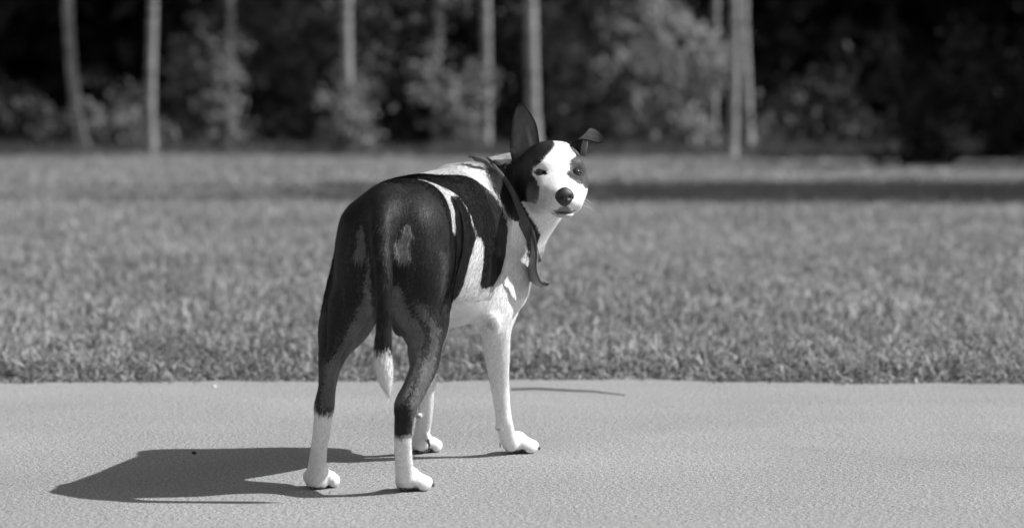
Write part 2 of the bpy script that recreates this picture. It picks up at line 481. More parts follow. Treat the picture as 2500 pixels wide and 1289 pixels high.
spruce(9.6, 39.8, 7.0, 2.0, 'short unseen spruce added to shade the far right shrub', 15, .6)  # out of view, added to keep the last dark shrub in shade
spruce(8.7, 35.2, 6.8, 2.1, 'short unseen spruce added to shade the black shrub on the right', 14, .8)  # out of view, added to throw shade on the black shrub
# the deep wood: a mass of dark spruce plus unseen canopy added for shade
r = np.random.default_rng(9)
cs = []; rs = []
for k in range(420):
    x = r.uniform(-34, 34); y = r.uniform(53, 78); h = r.uniform(9, 16)
    for z in np.arange(.2, h, .9):
        R_ = 1.9 * (1 - z / h) + .3
        a = r.uniform(0, 6.28)
        cs.append((x + math.cos(a) * R_ * .6, y + math.sin(a) * R_ * .6, z)); rs.append(R_ * .8)
for k in range(900):  # overhead clumps out of view, added to keep the wood dark
    cs.append((r.uniform(-30, 30), r.uniform(51.5, 58), r.uniform(6.5, 11))); rs.append(1.2)
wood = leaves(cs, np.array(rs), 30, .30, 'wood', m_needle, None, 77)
tag(wood, 'dark mass of the wood behind the birches', 'wood', kind='stuff')
# young growth and litter between the trunks
cs = []; rs = []
for k in range(700):
    x = r.uniform(-12, 8); y = r.uniform(50.5, 54)
    px = x / y * FPX + 1250
    top = np.interp(px, [0, 200, 210, 440, 500, 700, 1000, 1700, 1750, 2500], [.8, .5, .3, .5, 2.8, 3.2, 3.0, 3.2, .5, .4])
    z = r.uniform(0, 1) ** 1.0 * top; cs.append((x, y, z)); rs.append(.4)
und = leaves(cs, np.array(rs), 16, .09, 'undergrowth', m_leaf, None, 78)
tag(und, 'dim leafy undergrowth between the trunks', 'undergrowth', kind='stuff')
# taller uncut grass along the foot of the wood
N = 26000
y = rng.uniform(40, 50, N); x = rng.uniform(-1, 1, N) * (y * .172 + 1.2)
px = x / y * FPX + 1250
lim = np.interp(px, [0, 500, 1000, 1250, 1800, 1850, 2100, 2500], [43, 44, 41.5, 40.5, 42, 40, 36.8, 36])
k = y > lim - 0; x = x[k]; y = y[k]; N = len(x)
h = rng.uniform(.06, .26, N) * np.clip(1 + .5 * nz(x, y, 1.5, 5), .3, 1.6); az = rng.uniform(0, 6.28, N)
base = np.stack([x, y, np.full(N, -.01)], 1); sw = np.stack([np.full(N, .012), np.zeros(N), np.zeros(N)], 1)
tipv = base + np.stack([np.cos(az) * h * .4, np.sin(az) * h * .4, h], 1)
o = mesh_obj('tall_grass', np.stack([base - sw, base + sw, tipv], 1).reshape(-1, 3), np.arange(3 * N).reshape(-1, 3), m_grass, None, False)
set_attr(o, 'tone', np.repeat(np.clip(.17 + .05 * rng.normal(size=N), .05, .35), 3))
tag(o, 'taller uncut grass along the foot of the wood', 'grass', kind='stuff')

# ------------------------------------------------------------------ dog: signed distance field
YAW = math.radians(11.0)
DO = np.array((-0.235, 5.38, 0.0))
DF = np.array((math.sin(YAW), math.cos(YAW), 0.0))
DR = np.array((math.cos(YAW), -math.sin(YAW), 0.0))
VOX = 0.003
GLO = np.array((-0.50, 5.30, -0.012)); GHI = np.array((0.20, 6.24, 0.70))
GN = np.ceil((GHI - GLO) / VOX).astype(int) + 1
FLD = np.full(GN, 0.08, np.float32)

def smin(a, b, k):
    h = np.maximum(k - np.abs(a - b), 0) / k
    return np.minimum(a, b) - h * h * k * 0.25

def block(lo, hi):
    i0 = np.clip(np.floor((lo - GLO) / VOX).astype(int), 0, GN - 1)
    i1 = np.clip(np.ceil((hi - GLO) / VOX).astype(int) + 1, 1, GN)
    sl = tuple(slice(a, b) for a, b in zip(i0, i1))
    ax = [(GLO[d] + VOX * np.arange(i0[d], i1[d])).astype(np.float32) for d in range(3)]
    return sl, np.meshgrid(*ax, indexing='ij', sparse=True)

def cone(a, b, ra, rb, k=0.02):
    m = max(ra, rb) + 0.06
    sl, (X, Y, Z) = block(np.minimum(a, b) - m, np.maximum(a, b) + m)
    ba = b - a; L2 = float(ba @ ba) + 1e-12
    t = np.clip(((X - a[0]) * ba[0] + (Y - a[1]) * ba[1] + (Z - a[2]) * ba[2]) / L2, 0, 1)
    d = np.sqrt((X - a[0] - t * ba[0]) ** 2 + (Y - a[1] - t * ba[1]) ** 2 + (Z - a[2] - t * ba[2]) ** 2) - (ra + (rb - ra) * t)
    FLD[sl] = smin(FLD[sl], d.astype(np.float32), k)

def cones(Q, k):
    """Q rows: x, y, z, radius; joined first with each other, then blended with the body"""
    Q = np.asarray(Q, float)
    m = Q[:, 3].max() + 0.06
    sl, (X, Y, Z) = block(Q[:, :3].min(0) - m, Q[:, :3].max(0) + m)
    D = None
    for i in range(len(Q) - 1):
        a, b, ra, rb = Q[i, :3], Q[i + 1, :3], Q[i, 3], Q[i + 1, 3]
        ba = b - a; L2 = float(ba @ ba) + 1e-12
        t = np.clip(((X - a[0]) * ba[0] + (Y - a[1]) * ba[1] + (Z - a[2]) * ba[2]) / L2, 0, 1)
        d = (np.sqrt((X - a[0] - t * ba[0]) ** 2 + (Y - a[1] - t * ba[1]) ** 2 + (Z - a[2] - t * ba[2]) ** 2) - (ra + (rb - ra) * t)).astype(np.float32)
        D = d if D is None else np.minimum(D, d)
    FLD[sl] = smin(FLD[sl], D, k)

def chain(P, k=0.02, sub=6):
    """P: list of (px, py, D, radius) -> smooth tapered limb"""
    cones(spline(np.array([np.append(at(p[0], p[1], p[2]), p[3]) for p in P]), sub), k)

def spline(Q, sub):
    Q = np.asarray(Q, float)
    E = np.vstack([2 * Q[0] - Q[1], Q, 2 * Q[-1] - Q[-2]])
    out = []
    for i in range(len(Q) - 1):
        p0, p1, p2, p3 = E[i:i + 4]
        for j in range(sub):
            t = j / sub
            out.append(0.5 * ((2 * p1) + (-p0 + p2) * t + (2 * p0 - 5 * p1 + 4 * p2 - p3) * t * t + (-p0 + 3 * p1 - 3 * p2 + p3) * t ** 3))
    out.append(Q[-1])
    return np.array(out)

def ell(c, axes, r, k=0.02, sub=False):
    """ellipsoid; axes rows = unit vectors, r = radii"""
    axes = np.asarray(axes, float); r = np.asarray(r, float)
    m = r.max() + 0.05
    sl, (X, Y, Z) = block(c - m, c + m)
    q = [((X - c[0]) * a[0] + (Y - c[1]) * a[1] + (Z - c[2]) * a[2]) for a in axes]
    k0 = np.sqrt(sum((q[i] / r[i]) ** 2 for i in range(3))) + 1e-6
    k1 = np.sqrt(sum((q[i] / r[i] ** 2) ** 2 for i in range(3))) + 1e-6
    d = (k0 * (k0 - 1) / k1).astype(np.float32)
    if sub: FLD[sl] = -smin(-FLD[sl], d, k)
    else: FLD[sl] = smin(FLD[sl], d, k)

def spine(o, f, r, u, st, k=0.03, pw=2.2):
    """body of changing oval section along f; st rows: s, half width, top, bottom (along u), side shift"""
    st = np.array(st, float)
    a = o + f * st[0, 0]; b = o + f * st[-1, 0]
    R = max(np.abs(st[:, 1:4]).max(), 0.05) * 1.0 + 0.05
    if u[2] > 0.95 and st[:, 2].max() > 0.3:
        lo = np.minimum(a, b) - 0.18; hi = np.maximum(a, b) + 0.18; lo[2] = st[:, 3].min() - 0.05; hi[2] = st[:, 2].max() + 0.05
    else:
        lo = np.minimum(a, b) - R; hi = np.maximum(a, b) + R
    sl, (X, Y, Z) = block(lo, hi)
    s = (X - o[0]) * f[0] + (Y - o[1]) * f[1] + (Z - o[2]) * f[2]
    l = (X - o[0]) * r[0] + (Y - o[1]) * r[1] + (Z - o[2]) * r[2]
    z = (X - o[0]) * u[0] + (Y - o[1]) * u[1] + (Z - o[2]) * u[2]
    # smooth interpolation of the stations
    fine = np.linspace(st[0, 0], st[-1, 0], 400)
    cols = []
    for c in range(1, 4):
        v = np.interp(fine, st[:, 0], st[:, c])
        kk = np.hanning(27); kk /= kk.sum()
        vp = np.pad(v, 13, mode='reflect', reflect_type='odd')
        cols.append(np.convolve(vp, kk, mode='valid'))
    w = np.maximum(np.interp(s, fine, cols[0]), 0.004)
    tp = np.interp(s, fine, cols[1]); bt = np.interp(s, fine, cols[2])
    zc = (tp + bt) / 2; hh = np.maximum((tp - bt) / 2, 0.004)
    q = (np.abs(l / w) ** pw + np.abs((z - zc) / hh) ** pw) ** (1 / pw)
    d = (q - 1) * np.minimum(w, hh)
    over = np.maximum(s - st[-1, 0], 0) + np.maximum(st[0, 0] - s, 0)
    d = np.maximum(d, 0) * (over > 0) + d * (over <= 0) + over
    FLD[sl] = smin(FLD[sl], d.astype(np.float32), k)

UP = np.array((0, 0, 1.0))
spine(DO, DF, DR, UP, [
    (0.016, 0.02, .455, .43), (0.021, 0.045, .483, .40), (0.032, .066, .508, .375), (0.055, .084, .536, .35), (.09, .092, .558, .34),
    (.15, .093, .576, .35), (.22, .088, .581, .36), (.30, .086, .583, .35), (.38, .090, .583, .315), (.45, .098, .585, .292),
    (.55, .104, .588, .272), (.63, .102, .590, .275), (.70, .094, .578, .285), (.76, .08, .56, .32),
    (.80, .05, .52, .37), (.82, .01, .46, .43)], k=.03)

def B(s, l, z): return DO + DF * s + DR * l + UP * z

# hind legs
HR = [(998, 555, 5.53, .070), (1018, 650, 5.54, .060), (1028, 730, 5.56, .050), (1036, 790, 5.575, .040), (1038, 830, 5.555, .034), (1037, 860, 5.53, .031),
      (1034, 900, 5.50, .026), (1014, 950, 5.455, .021), (993, 990, 5.43, .0185), (986, 1030, 5.43, .0175), (984, 1080, 5.437, .0158), (986, 1130, 5.462, .0165), (988, 1160, 5.485, .0175)]
HL = [(905, 560, 5.56, .052), (880, 650, 5.575, .048), (861, 720, 5.60, .047), (842, 780, 5.61, .041), (824, 820, 5.60, .033), (813, 860, 5.57, .027),
      (804, 900, 5.53, .0205), (798, 950, 5.50, .0152), (792, 990, 5.488, .0155), (789, 1020, 5.49, .017), (784, 1060, 5.497, .0160), (778, 1100, 5.508, .0155), (774, 1145, 5.53, .018), (772, 1163, 5.545, .019)]
chain(HR, k=.04); chain(HL, k=.035)
# hamstrings and heel tendon give the thigh its depth
chain([(990, 560, 5.46, .050), (998, 650, 5.47, .044), (1006, 730, 5.49, .037), (1018, 780, 5.49, .028)], k=.06)
chain([(1010, 745, 5.49, .034), (1022, 795, 5.49, .026), (1026, 865, 5.47, .013), (1010, 935, 5.44, .008), (990, 985, 5.422, .010)], k=.03)
chain([(892, 560, 5.47, .040), (878, 650, 5.49, .040), (862, 730, 5.51, .035), (844, 780, 5.52, .027)], k=.055)
chain([(852, 745, 5.51, .033), (838, 795, 5.52, .024), (812, 870, 5.505, .011), (799, 940, 5.48, .007), (792, 985, 5.475, .009)], k=.03)
chain([(1045, 560, 5.62, .05), (1046, 660, 5.61, .045), (1046, 740, 5.60, .037), (1043, 800, 5.58, .027)], k=.035)
chain([(915, 600, 5.58, .040), (895, 680, 5.59, .036), (872, 745, 5.60, .032), (848, 790, 5.61, .026)], k=.06)
# front legs
FR = [(1185, 455, 6.08, .035), (1225, 520, 6.12, .052), (1243, 600, 6.11, .046), (1238, 690, 6.05, .040), (1222, 750, 6.00, .037), (1213, 795, 5.985, .031), (1212, 830, 5.99, .028), (1214, 870, 6.005, .0255),
      (1217, 910, 6.02, .0215), (1222, 955, 6.035, .0180), (1227, 1000, 6.045, .0165), (1231, 1030, 6.05, .0170), (1238, 1062, 6.075, .0175), (1246, 1080, 6.095, .0185)]
FL = [(1095, 455, 6.08, .035), (1040, 520, 6.12, .050), (1030, 600, 6.12, .046), (1035, 690, 6.06, .040), (1043, 750, 6.01, .035), (1045, 800, 6.00, .031), (1044, 860, 6.01, .026),
      (1042, 910, 6.03, .021), (1040, 955, 6.045, .0172), (1039, 1000, 6.06, .0155), (1034, 1035, 6.075, .016), (1029, 1065, 6.095, .0165), (1028, 1080, 6.105, .017)]
chain(FR, k=.04); chain(FL, k=.04)
ell(at(1262, 660, 6.06), np.eye(3), (.022, .05, .075), k=.03)      # muscle of the forearm
ell(at(1203, 792, 5.955), np.eye(3), (.014, .014, .02), k=.015)    # point of the elbow
ell(at(1217, 1044, 6.04), np.eye(3), (.0075, .007, .0065), k=.010)  # carpal pads
ell(at(1022, 1013, 6.045), np.eye(3), (.008, .008, .008), k=.006)
ell(at(1044, 1070, 6.07), np.eye(3), (.006, .008, .012), k=.008)

def paw(px, py, ang, L, Wd, heel=.40):
    """ang: direction of the toes, degrees clockwise from straight away"""
    g = gnd(px, py)
    a = math.radians(ang)
    f = np.array((math.sin(a), math.cos(a), 0)); r = np.array((math.cos(a), -math.sin(a), 0))
    ax = np.array((f, r, UP))
    ell(g + f * L * .04 + UP * .018, ax, (L * .26, Wd * heel, .020), k=.012)
    ell(g + f * L * .22 + UP * .024, ax, (L * .34, Wd * .38, .022), k=.014)
    for i, (lt, fw, rr) in enumerate(((-.45, .46, .0105), (-.16, .66, .0118), (.16, .68, .0118), (.46, .48, .0105))):
        c = g + f * L * fw + r * Wd * lt
        ell(c + UP * .0135, ax, (.0165, rr, .0138), k=.0015)
        ell(c - f * .015 + UP * .0220, ax, (.017, rr * .80, .0115), k=.002)
        TOES.append((c + f * .016 + UP * .012, f.copy()))
TOES = []
paw(985, 1199, 50, .066, .049, .32)
paw(773, 1194, 16, .067, .051, .37)
paw(1250, 1107, 54, .066, .050, .30)
paw(1024, 1106, 28, .066, .051, .36)

# tail: root to tip
TL = [(940, 490, 5.46, .028), (936, 520, 5.418, .026), (931, 560, 5.385, .0215), (932, 610, 5.362, .0180), (936, 660, 5.34, .0160), (938, 740, 5.335, .0145),
      (937, 800, 5.335, .0142), (935, 850, 5.335, .0150), (938, 900, 5.335, .0155), (943, 930, 5.335, .0115), (949, 955, 5.335, .0055), (951, 972, 5.335, .0018)]
chain(TL, k=.03)
ell(at(972, 795, 5.50), np.eye(3), (.011, .014, .018), k=.008)

# neck
NK = [(1165, 515, 6.02, .082), (1215, 511, 6.07, .088), (1255, 474, 6.08, .081), (1298, 445, 6.06, .068), (1330, 430, 6.03, .055)]
chain(NK, k=.05)
chain([(1235, 560, 6.10, .072), (1275, 535, 6.08, .062), (1312, 500, 6.05, .055)], k=.04)
chain([(1240, 600, 6.14, .06), (1225, 660, 6.15, .055)], k=.05)
# head
HY = math.radians(9); HP = math.radians(7)
HX = np.array((math.cos(HY), math.sin(HY), 0))
HF = np.array((math.sin(HY) * math.cos(HP), -math.cos(HY) * math.cos(HP), -math.sin(HP)))
HU = np.cross(HF, HX); HU = HU if HU[2] > 0 else -HU
HC = at(1352, 414, 6.0)
spine(HC, HF, HX, HU, [
    (-.088, .006, .012, -.012), (-.080, .028, .032, -.035), (-.05, .050, .050, -.055), (-.02, .059, .056, -.062), (.01, .060, .053, -.070),
    (.035, .055, .044, -.070), (.055, .046, .026, -.068), (.075, .037, .005, -.067), (.10, .0335, -.006, -.066),
    (.125, .0315, -.013, -.064), (.142, .026, -.018, -.060), (.152, .010, -.030, -.045)], k=.02, pw=2.5)
def H(h, x, z): return HC + HF * h + HX * x + HU * z
HAX = np.array((HF, HX, HU))
for sx in (-1, 1):
    ell(H(.042, sx * .030, .020), HAX, (.016, .020, .010), k=.012)     # brow
    ell(H(.010, sx * .048, -.030), HAX, (.038, .018, .034), k=.02)     # cheek
    ell(H(.094, sx * .0255, -.045), HAX, (.038, .0165, .0235), k=.014)    # flews
    ell(H(.0600, sx * .0360, .0015), HAX, (.008, .0125, .0060), k=.006, sub=True)  # eye socket
    ell(H(.070, sx * .034, -.034), HAX, (.024, .012, .022), k=.02)
    cones([np.append(H(.128, sx * .004, -.070), .0016), np.append(H(.135, sx * .018, -.073), .0016), np.append(H(.112, sx * .034, -.070), .0016)], .001) if False else None
for sx in (-1, 1): ell(H(.035, sx * .026, -.060), HAX, (.045, .024, .026), k=.02)   # jaw
ell(H(.112, 0, -.070), HAX, (.029, .022, .010), k=.010)               # chin
ell(H(.136, 0, -.0675), HAX, (.026, .026, .0016), k=.003, sub=True)    # mouth

def surface_nets(F):
    ins = F < 0
    c = [F[i:F.shape[0] - 1 + i, j:F.shape[1] - 1 + j, k:F.shape[2] - 1 + k] for i in (0, 1) for j in (0, 1) for k in (0, 1)]
    cnt = sum((x < 0).astype(np.int8) for x in c)
    act = (cnt > 0) & (cnt < 8)
    ids = np.full(act.shape, -1, np.int32)
    I = np.argwhere(act)
    ids[act] = np.arange(len(I))
    vals = [x[act] for x in c]
    offs = [(i, j, k) for i in (0, 1) for j in (0, 1) for k in (0, 1)]
    acc = np.zeros((len(I), 3)); n = np.zeros(len(I))
    for a in range(8):
        for b in range(a + 1, 8):
            d = np.array(offs[b]) - np.array(offs[a])
            if np.abs(d).sum() != 1: continue
            va, vb = vals[a], vals[b]
            m = (va < 0) != (vb < 0)
            t = np.where(m, va / (va - vb + 1e-20), 0)
            acc[m] += (np.array(offs[a]) + t[:, None] * d)[m]
            n[m] += 1
    V = I + acc / n[:, None]
    Q = []
    sh = np.array(F.shape)
    for ax in range(3):
        a = [slice(None)] * 3; b = [slice(None)] * 3
        a[ax] = slice(0, -1); b[ax] = slice(1, None)
        x = ins[tuple(a)] != ins[tuple(b)]
        P = np.argwhere(x)
        o1, o2 = [d for d in range(3) if d != ax]
        P = P[(P[:, o1] > 0) & (P[:, o2] > 0) & (P[:, o1] < sh[o1] - 1) & (P[:, o2] < sh[o2] - 1)]
        e1 = np.zeros(3, int); e1[o1] = 1; e2 = np.zeros(3, int); e2[o2] = 1
        g = lambda q: ids[q[:, 0], q[:, 1], q[:, 2]]
        q = np.stack([g(P - e1 - e2), g(P - e2), g(P), g(P - e1)], 1)
        flip = ins[P[:, 0], P[:, 1], P[:, 2]]
        if ax == 1: flip = ~flip
        q[~flip] = q[~flip][:, ::-1]
        Q.append(q)
    Q = np.concatenate(Q)
    Q = Q[(Q >= 0).all(1)]
    return V, Q

V, Q = surface_nets(FLD)
V = GLO + V * VOX
V[:, 2] = np.maximum(V[:, 2], 0.001)
# relax a little
for it in range(3):
    acc = np.zeros_like(V); n = np.zeros(len(V))
    for a, b in ((0, 1), (1, 2), (2, 3), (3, 0)):
        np.add.at(acc, Q[:, a], V[Q[:, b]]); np.add.at(n, Q[:, a], 1)
        np.add.at(acc, Q[:, b], V[Q[:, a]]); np.add.at(n, Q[:, b], 1)
    V = V * .5 + .5 * acc / np.maximum(n, 1)[:, None]
BV = V; BQ = Q

# ------------------------------------------------------------------ dog: coat pattern on the surface
def vnormals(V, Q):
    n = np.cross(V[Q[:, 2]] - V[Q[:, 0]], V[Q[:, 3]] - V[Q[:, 1]])
    N = np.zeros_like(V)
    for k in range(4): np.add.at(N, Q[:, k], n)
    return N / (np.linalg.norm(N, axis=1)[:, None] + 1e-12), n
BN, FN = vnormals(BV, BQ)
if (BN[BV[:, 2] > .55] @ UP).mean() < 0:
    BQ = BQ[:, ::-1].copy(); BN = -BN; FN = -FN

def inpoly(x, y, P):
    P = np.asarray(P, float); c = np.zeros(len(x), bool)
    j = len(P) - 1
    for i in range(len(P)):
        xi, yi = P[i]; xj, yj = P[j]
        m = ((yi > y) != (yj > y)) & (x < (xj - xi) * (y - yi) / (yj - yi + 1e-12) + xi)
        c ^= m; j = i
    return c

_ph = rng.uniform(0, 6.28, (24, 1)); _dr = rng.normal(size=(24, 3))
def wob(P, f, seed=0):
    """smooth pseudo noise, about -1..1"""
    a = 0
    for i in range(8):
        k = (i + seed * 5) % 24
        a = a + np.sin((P @ _dr[k]) * f * (1 + .35 * i) + _ph[k]) / (1 + .3 * i)
    return a / 3.0

SADDLE = [(-.06, 95), (.33, 95), (.36, 85), (.425, 80), (.514, 75), (.555, 69), (.568, 59), (.580, 50), (.593, 36), (.603, 27), (.613, 10), (.631, -8), (.615, -25),
          (.550, -37), (.473, -41), (.452, -34), (.448, -25), (.446, -12), (.446, 5), (.440, 11), (.428, 16), (.405, 20), (.385, 12), (.362, -4), (.358, -14), (.362, -33), (.372, -48),
          (.375, -62), (.30, -75), (.20, -62), (-.06, -62)]
STRIPE = [(.160, 80), (.19, 76), (.224, 73), (.262, 67), (.303, 63), (.340, 58), (.300, 59), (.262, 58), (.243, 55), (.233, 48), (.222, 42), (.211, 37), (.192, 31), (.172, 24),
          (.150, 27), (.150, 36), (.168, 48), (.192, 60), (.192, 68), (.176, 75)]
SLIVER = [(.338, 58), (.366, 50), (.386, 40), (.392, 30), (.408, 20), (.396, 22), (.380, 32), (.370, 44)]
NECKP = [(-.051, .598), (-.051, .575), (-.041, .555), (-.029, .534), (-.018, .514), (-.008, .493), (.004, .484), (.015, .483), (.024, .470), (.030, .44), (.032, .408), (.042, .396),
         (.048, .42), (.058, .456), (.047, .475), (.034, .495), (.024, .512), (.012, .527), (.031, .530), (.06, .60), (.02, .70), (.0, .603), (-.02, .598), (-.035, .605)]
FACEL = [(-.003, .075), (.000, .053), (-.010, .045), (-.019, .038), (-.031, .027), (-.045, .014), (-.051, .006), (-.0505, -.004), (-.046, -.010), (-.044, -.024), (-.046, -.036), (-.049, -.058), (-.066, -.064), (-.12, -.07), (-.12, .09)]
FACEG = [(-.056, -.018), (-.048, -.022), (-.046, -.036), (-.047, -.060), (-.058, -.060), (-.061, -.035)]
FACER = [(.026, .075), (.030, .052), (.041, .036), (.034, .031), (.024, .027), (.020, .010), (.022, -.005), (.032, -.015), (.046, -.020), (.056, -.033), (.09, -.035), (.09, .09)]

def rp(P, D=5.43):
    return [((px - 1250) / FPX * D, CAM_H - (py - 270) / FPX * D) for px, py in P]
T_HL = rp([(912, 600), (900, 680), (880, 740), (858, 790), (835, 840), (808, 880), (790, 890), (785, 940), (786, 985), (792, 1002), (805, 990), (850, 1000), (950, 800), (930, 700)], 5.5)
T_HR = rp([(950, 690), (985, 700), (992, 740), (1003, 770), (1022, 790), (1030, 830), (1024, 880), (1012, 930), (985, 985), (955, 985), (955, 760)])
T_HR2 = rp([(1010, 735), (1040, 740), (1060, 790), (1070, 830), (1060, 890), (1045, 940), (1040, 990), (1000, 990), (1018, 940), (1034, 890), (1052, 850), (1045, 800), (1024, 775)])
T_FLK = rp([(1074, 610), (1088, 620), (1092, 700), (1088, 770), (1076, 780), (1078, 700)])
T_TUFTR = rp([(988, 545), (1000, 552), (1006, 575), (999, 600), (1003, 625), (990, 636), (975, 628), (967, 612), (971, 590), (980, 578)])
T_TUFTL = rp([(879, 548), (886, 560), (890, 595), (892, 628), (880, 638), (868, 630), (868, 614), (877, 600), (875, 570)])

def coat(P, jit=0.0):
    """base colour of the coat at points P of the body surface"""
    n = len(P)
    P0 = P; near = np.clip(np.linalg.norm(P - HC, axis=1) / .16, .35, 1)
    P = P + ((wob(P, 260, 1) * .0016 + wob(P, 90, 2) * .002) * near)[:, None] * np.array((.7, .7, .7))
    if jit: P = P + rng.normal(size=P.shape) * jit * near[:, None]
    PT = P + (wob(P, 60, 5) * .004)[:, None] + rng.normal(size=P.shape) * (.006 if jit else .002)
    xt = PT[:, 0]; zt = PT[:, 2]
    q = P - DO
    s = q @ DF; l = q @ DR; z = P[:, 2]
    a = np.degrees(np.arctan2(z - .43, np.abs(l)))
    x = P[:, 0]
    w = P - HC
    hh = w @ HF; hx = w @ HX; hz = w @ HU
    v = np.full(n, .78)
    BLACK = .011
    head = (hh > -.035) & (np.linalg.norm(w, axis=1) < .20) & (hz > -.063 - .40 * np.clip(hh - .02, 0, 1)) & (hx > -.075)
    torso = ~head & (s < .66) & (z > .20)
    m = torso & inpoly(s, a, SADDLE)
    rear = (s < .14) & (z < .60)
    v[m | (rear & (z > .25))] = BLACK
    v[torso & inpoly(s, a, STRIPE)] = .78
    v[torso & inpoly(s, a, SLIVER) & (wob(P, 300, 3) > -.1)] = .6
    nk = ~head & (P[:, 1] > 5.9) & (s > .56) & inpoly(x, z, NECKP)
    v[nk] = BLACK
    # hind legs
    leg = (s < .34) & (z < .345) & (l < .12)
    v[leg & (z > .10)] = BLACK * 1.3
    tan = .135 + .045 * wob(P * np.array((1.6, 1, .6)), 90, 4)
    hind = rear | leg
    right = x > -.258
    mL = hind & ~right & inpoly(xt, zt, T_HL); v[mL] = tan[mL]
    mR = hind & right & (inpoly(xt, zt, T_HR) | inpoly(xt, zt, T_HR2)); v[mR] = tan[mR] * .9
    mF = hind & right & inpoly(xt, zt, T_FLK); v[mF] = .075
    mT = (s < .12) & inpoly(x + .004 * wob(P, 200, 2), z, T_TUFTR) & (P[:, 1] > 5.375); v[mT] = (.20 + .10 * wob(P, 500, 1))[mT]
    mT = (s < .12) & inpoly(x + .003 * wob(P, 200, 2), z, T_TUFTL) & (P[:, 1] > 5.375); v[mT] = .15
    # lower legs
    zl = .146 + .012 * wob(P * np.array((1, 1, .1)), 260, 6); zr = .108 + .005 * wob(P * np.array((1, 1, .1)), 200, 7)
    v[leg & ~right & (z < zl + .016)] = .05
    v[leg & ~right & (z < zl + .006) & (wob(P * np.array((1, 1, .15)), 420, 2) > -.1)] = .40
    v[leg & ~right & (z < zl)] = .76
    hk = leg & right & (z < .170)
    v[hk & (z < zr + .006)] = .25
    v[hk & (x > -.1835)] = .13
    v[hk & (z < zr)] = .76
    cz = np.array([at(p[0], p[1], p[2])[2] for p in HR])[::-1]; cs = np.array([(at(p[0], p[1], p[2]) - DO) @ DF for p in HR])[::-1]; cr = np.array([p[3] for p in HR])[::-1]
    sc = np.interp(z, cz, cs); rr = np.interp(z, cz, cr)
    v[hind & right & (z < .335) & ((s - sc) > .45 * rr)] = .76
    # tail (hangs behind everything else)
    tl = (P[:, 1] < 5.378) & (np.abs(x + .230) < .05)
    v[tl] = BLACK
    v[tl & (z < .2745 + .010 * wob(P * np.array((1, 1, .1)), 300, 3))] = .8
    v[(np.abs(x + .2095) < .016) & (z < .345) & (z > .29) & (s < .16) & (s > .09) & (l < .03)] = .06
    # soles
    sole = (z < .0095 - .0035 * (x < -.26)) & (wob(P, 300, 5) > -.5)
    for g in ((985, 1199), (773, 1194), (1250, 1107), (1024, 1106)):
        c = gnd(*g)
        v[sole & (np.hypot(x - c[0] - .004, P[:, 1] - c[1]) < .021)] = .07
    for c, r_ in ((at(1215, 1045, 6.03), .008), (at(1022, 1013, 6.04), .0075)):
        v[(np.linalg.norm(P - c, axis=1) < r_) & (P[:, 2] < c[2])] = .25
    c = at(1203, 792, 5.945); v[np.linalg.norm(P - c, axis=1) < .013] = .52
    # head
    hd = head
    hv = np.full(n, .78)
    back = hh < -.015
    L = inpoly(hx, hz, FACEL); R = inpoly(hx, hz, FACER)
    hv[L | (back & (hx < .02) & (hz > -.06))] = BLACK
    g_ = inpoly(hx, hz, FACEG); hv[g_] = np.clip(.05 + (-.018 - hz) * 4.5, .03, .25)[g_]
    hv[R] = (.06 + .03 * wob(P, 150, 2))[R]
    hv[back & (hx > .02) & (hz > .0)] = .03
    for sx, ex in ((-1, -.0368), (1, .0365)):
        e = np.sqrt(((hx - ex) / (.0125 if sx < 0 else .0145)) ** 2 + ((hz - (.0025 if sx < 0 else .0012)) / (.0036 if sx < 0 else .0070)) ** 2)
        hv[(e < 1.0) & (hh > .02)] = .03
        if sx > 0: hv[(e > 1.0) & (e < 1.5 + .2 * wob(P0, 200, 3)) & (hh > .02)] = .03
    lip = (np.abs(hz + .0665 - .10 * np.abs(hx)) < .0018) & (np.abs(hx - .002) < .023) & (hh > .085)
    hv[lip] = .06
    hv[(np.abs(hx + .002) < .016 - (hz + .066) * .6) & (hz > -.066) & (hz < -.052) & (hh > .10)] = .22
    hv[(np.abs(hx) < .014) & (hz < -.068) & (hz > -.078) & (hh > .11)] = .5
    v = np.where(hd, hv, v)
    return v

def mk_coat(name, rough=.55, fur=False):
    m, n, b = new_mat(name)
    a = n.nodes.new('ShaderNodeAttribute'); a.attribute_name = 'coat'
    tc = n.nodes.new('ShaderNodeTexCoord')
    mp = n.nodes.new('ShaderNodeMapping'); mp.inputs['Scale'].default_value = (420, 260, 110)
    no = n.nodes.new('ShaderNodeTexNoise'); no.inputs['Scale'].default_value = 1.0; no.inputs['Detail'].default_value = 3
    mr = n.nodes.new('ShaderNodeMapRange')
    mr.inputs['From Min'].default_value = .3; mr.inputs['From Max'].default_value = .7
    mr.inputs['To Min'].default_value = .8; mr.inputs['To Max'].default_value = 1.1
    mu = n.nodes.new('ShaderNodeMath'); mu.operation = 'MULTIPLY'; mu.use_clamp = True
    n.links.new(tc.outputs['Object'], mp.inputs[0]); n.links.new(mp.outputs[0], no.inputs['Vector']); n.links.new(no.outputs[0], mr.inputs[0])
    n.links.new(a.outputs['Fac'], mu.inputs[0]); n.links.new(mr.outputs[0], mu.inputs[1]); n.links.new(mu.outputs[0], b.inputs['Base Color'])
    b.inputs['Roughness'].default_value = rough
    b.inputs['Specular IOR Level'].default_value = .22
    if not fur:
        bp = n.nodes.new('ShaderNodeBump'); bp.inputs['Distance'].default_value = .0008; bp.inputs['Strength'].default_value = .6
        n.links.new(no.outputs[0], bp.inputs['Height']); n.links.new(bp.outputs[0], b.inputs['Normal'])
    return m
m_coat = mk_coat('short_coat')
m_fur = mk_coat('fur_hair', .55, True)

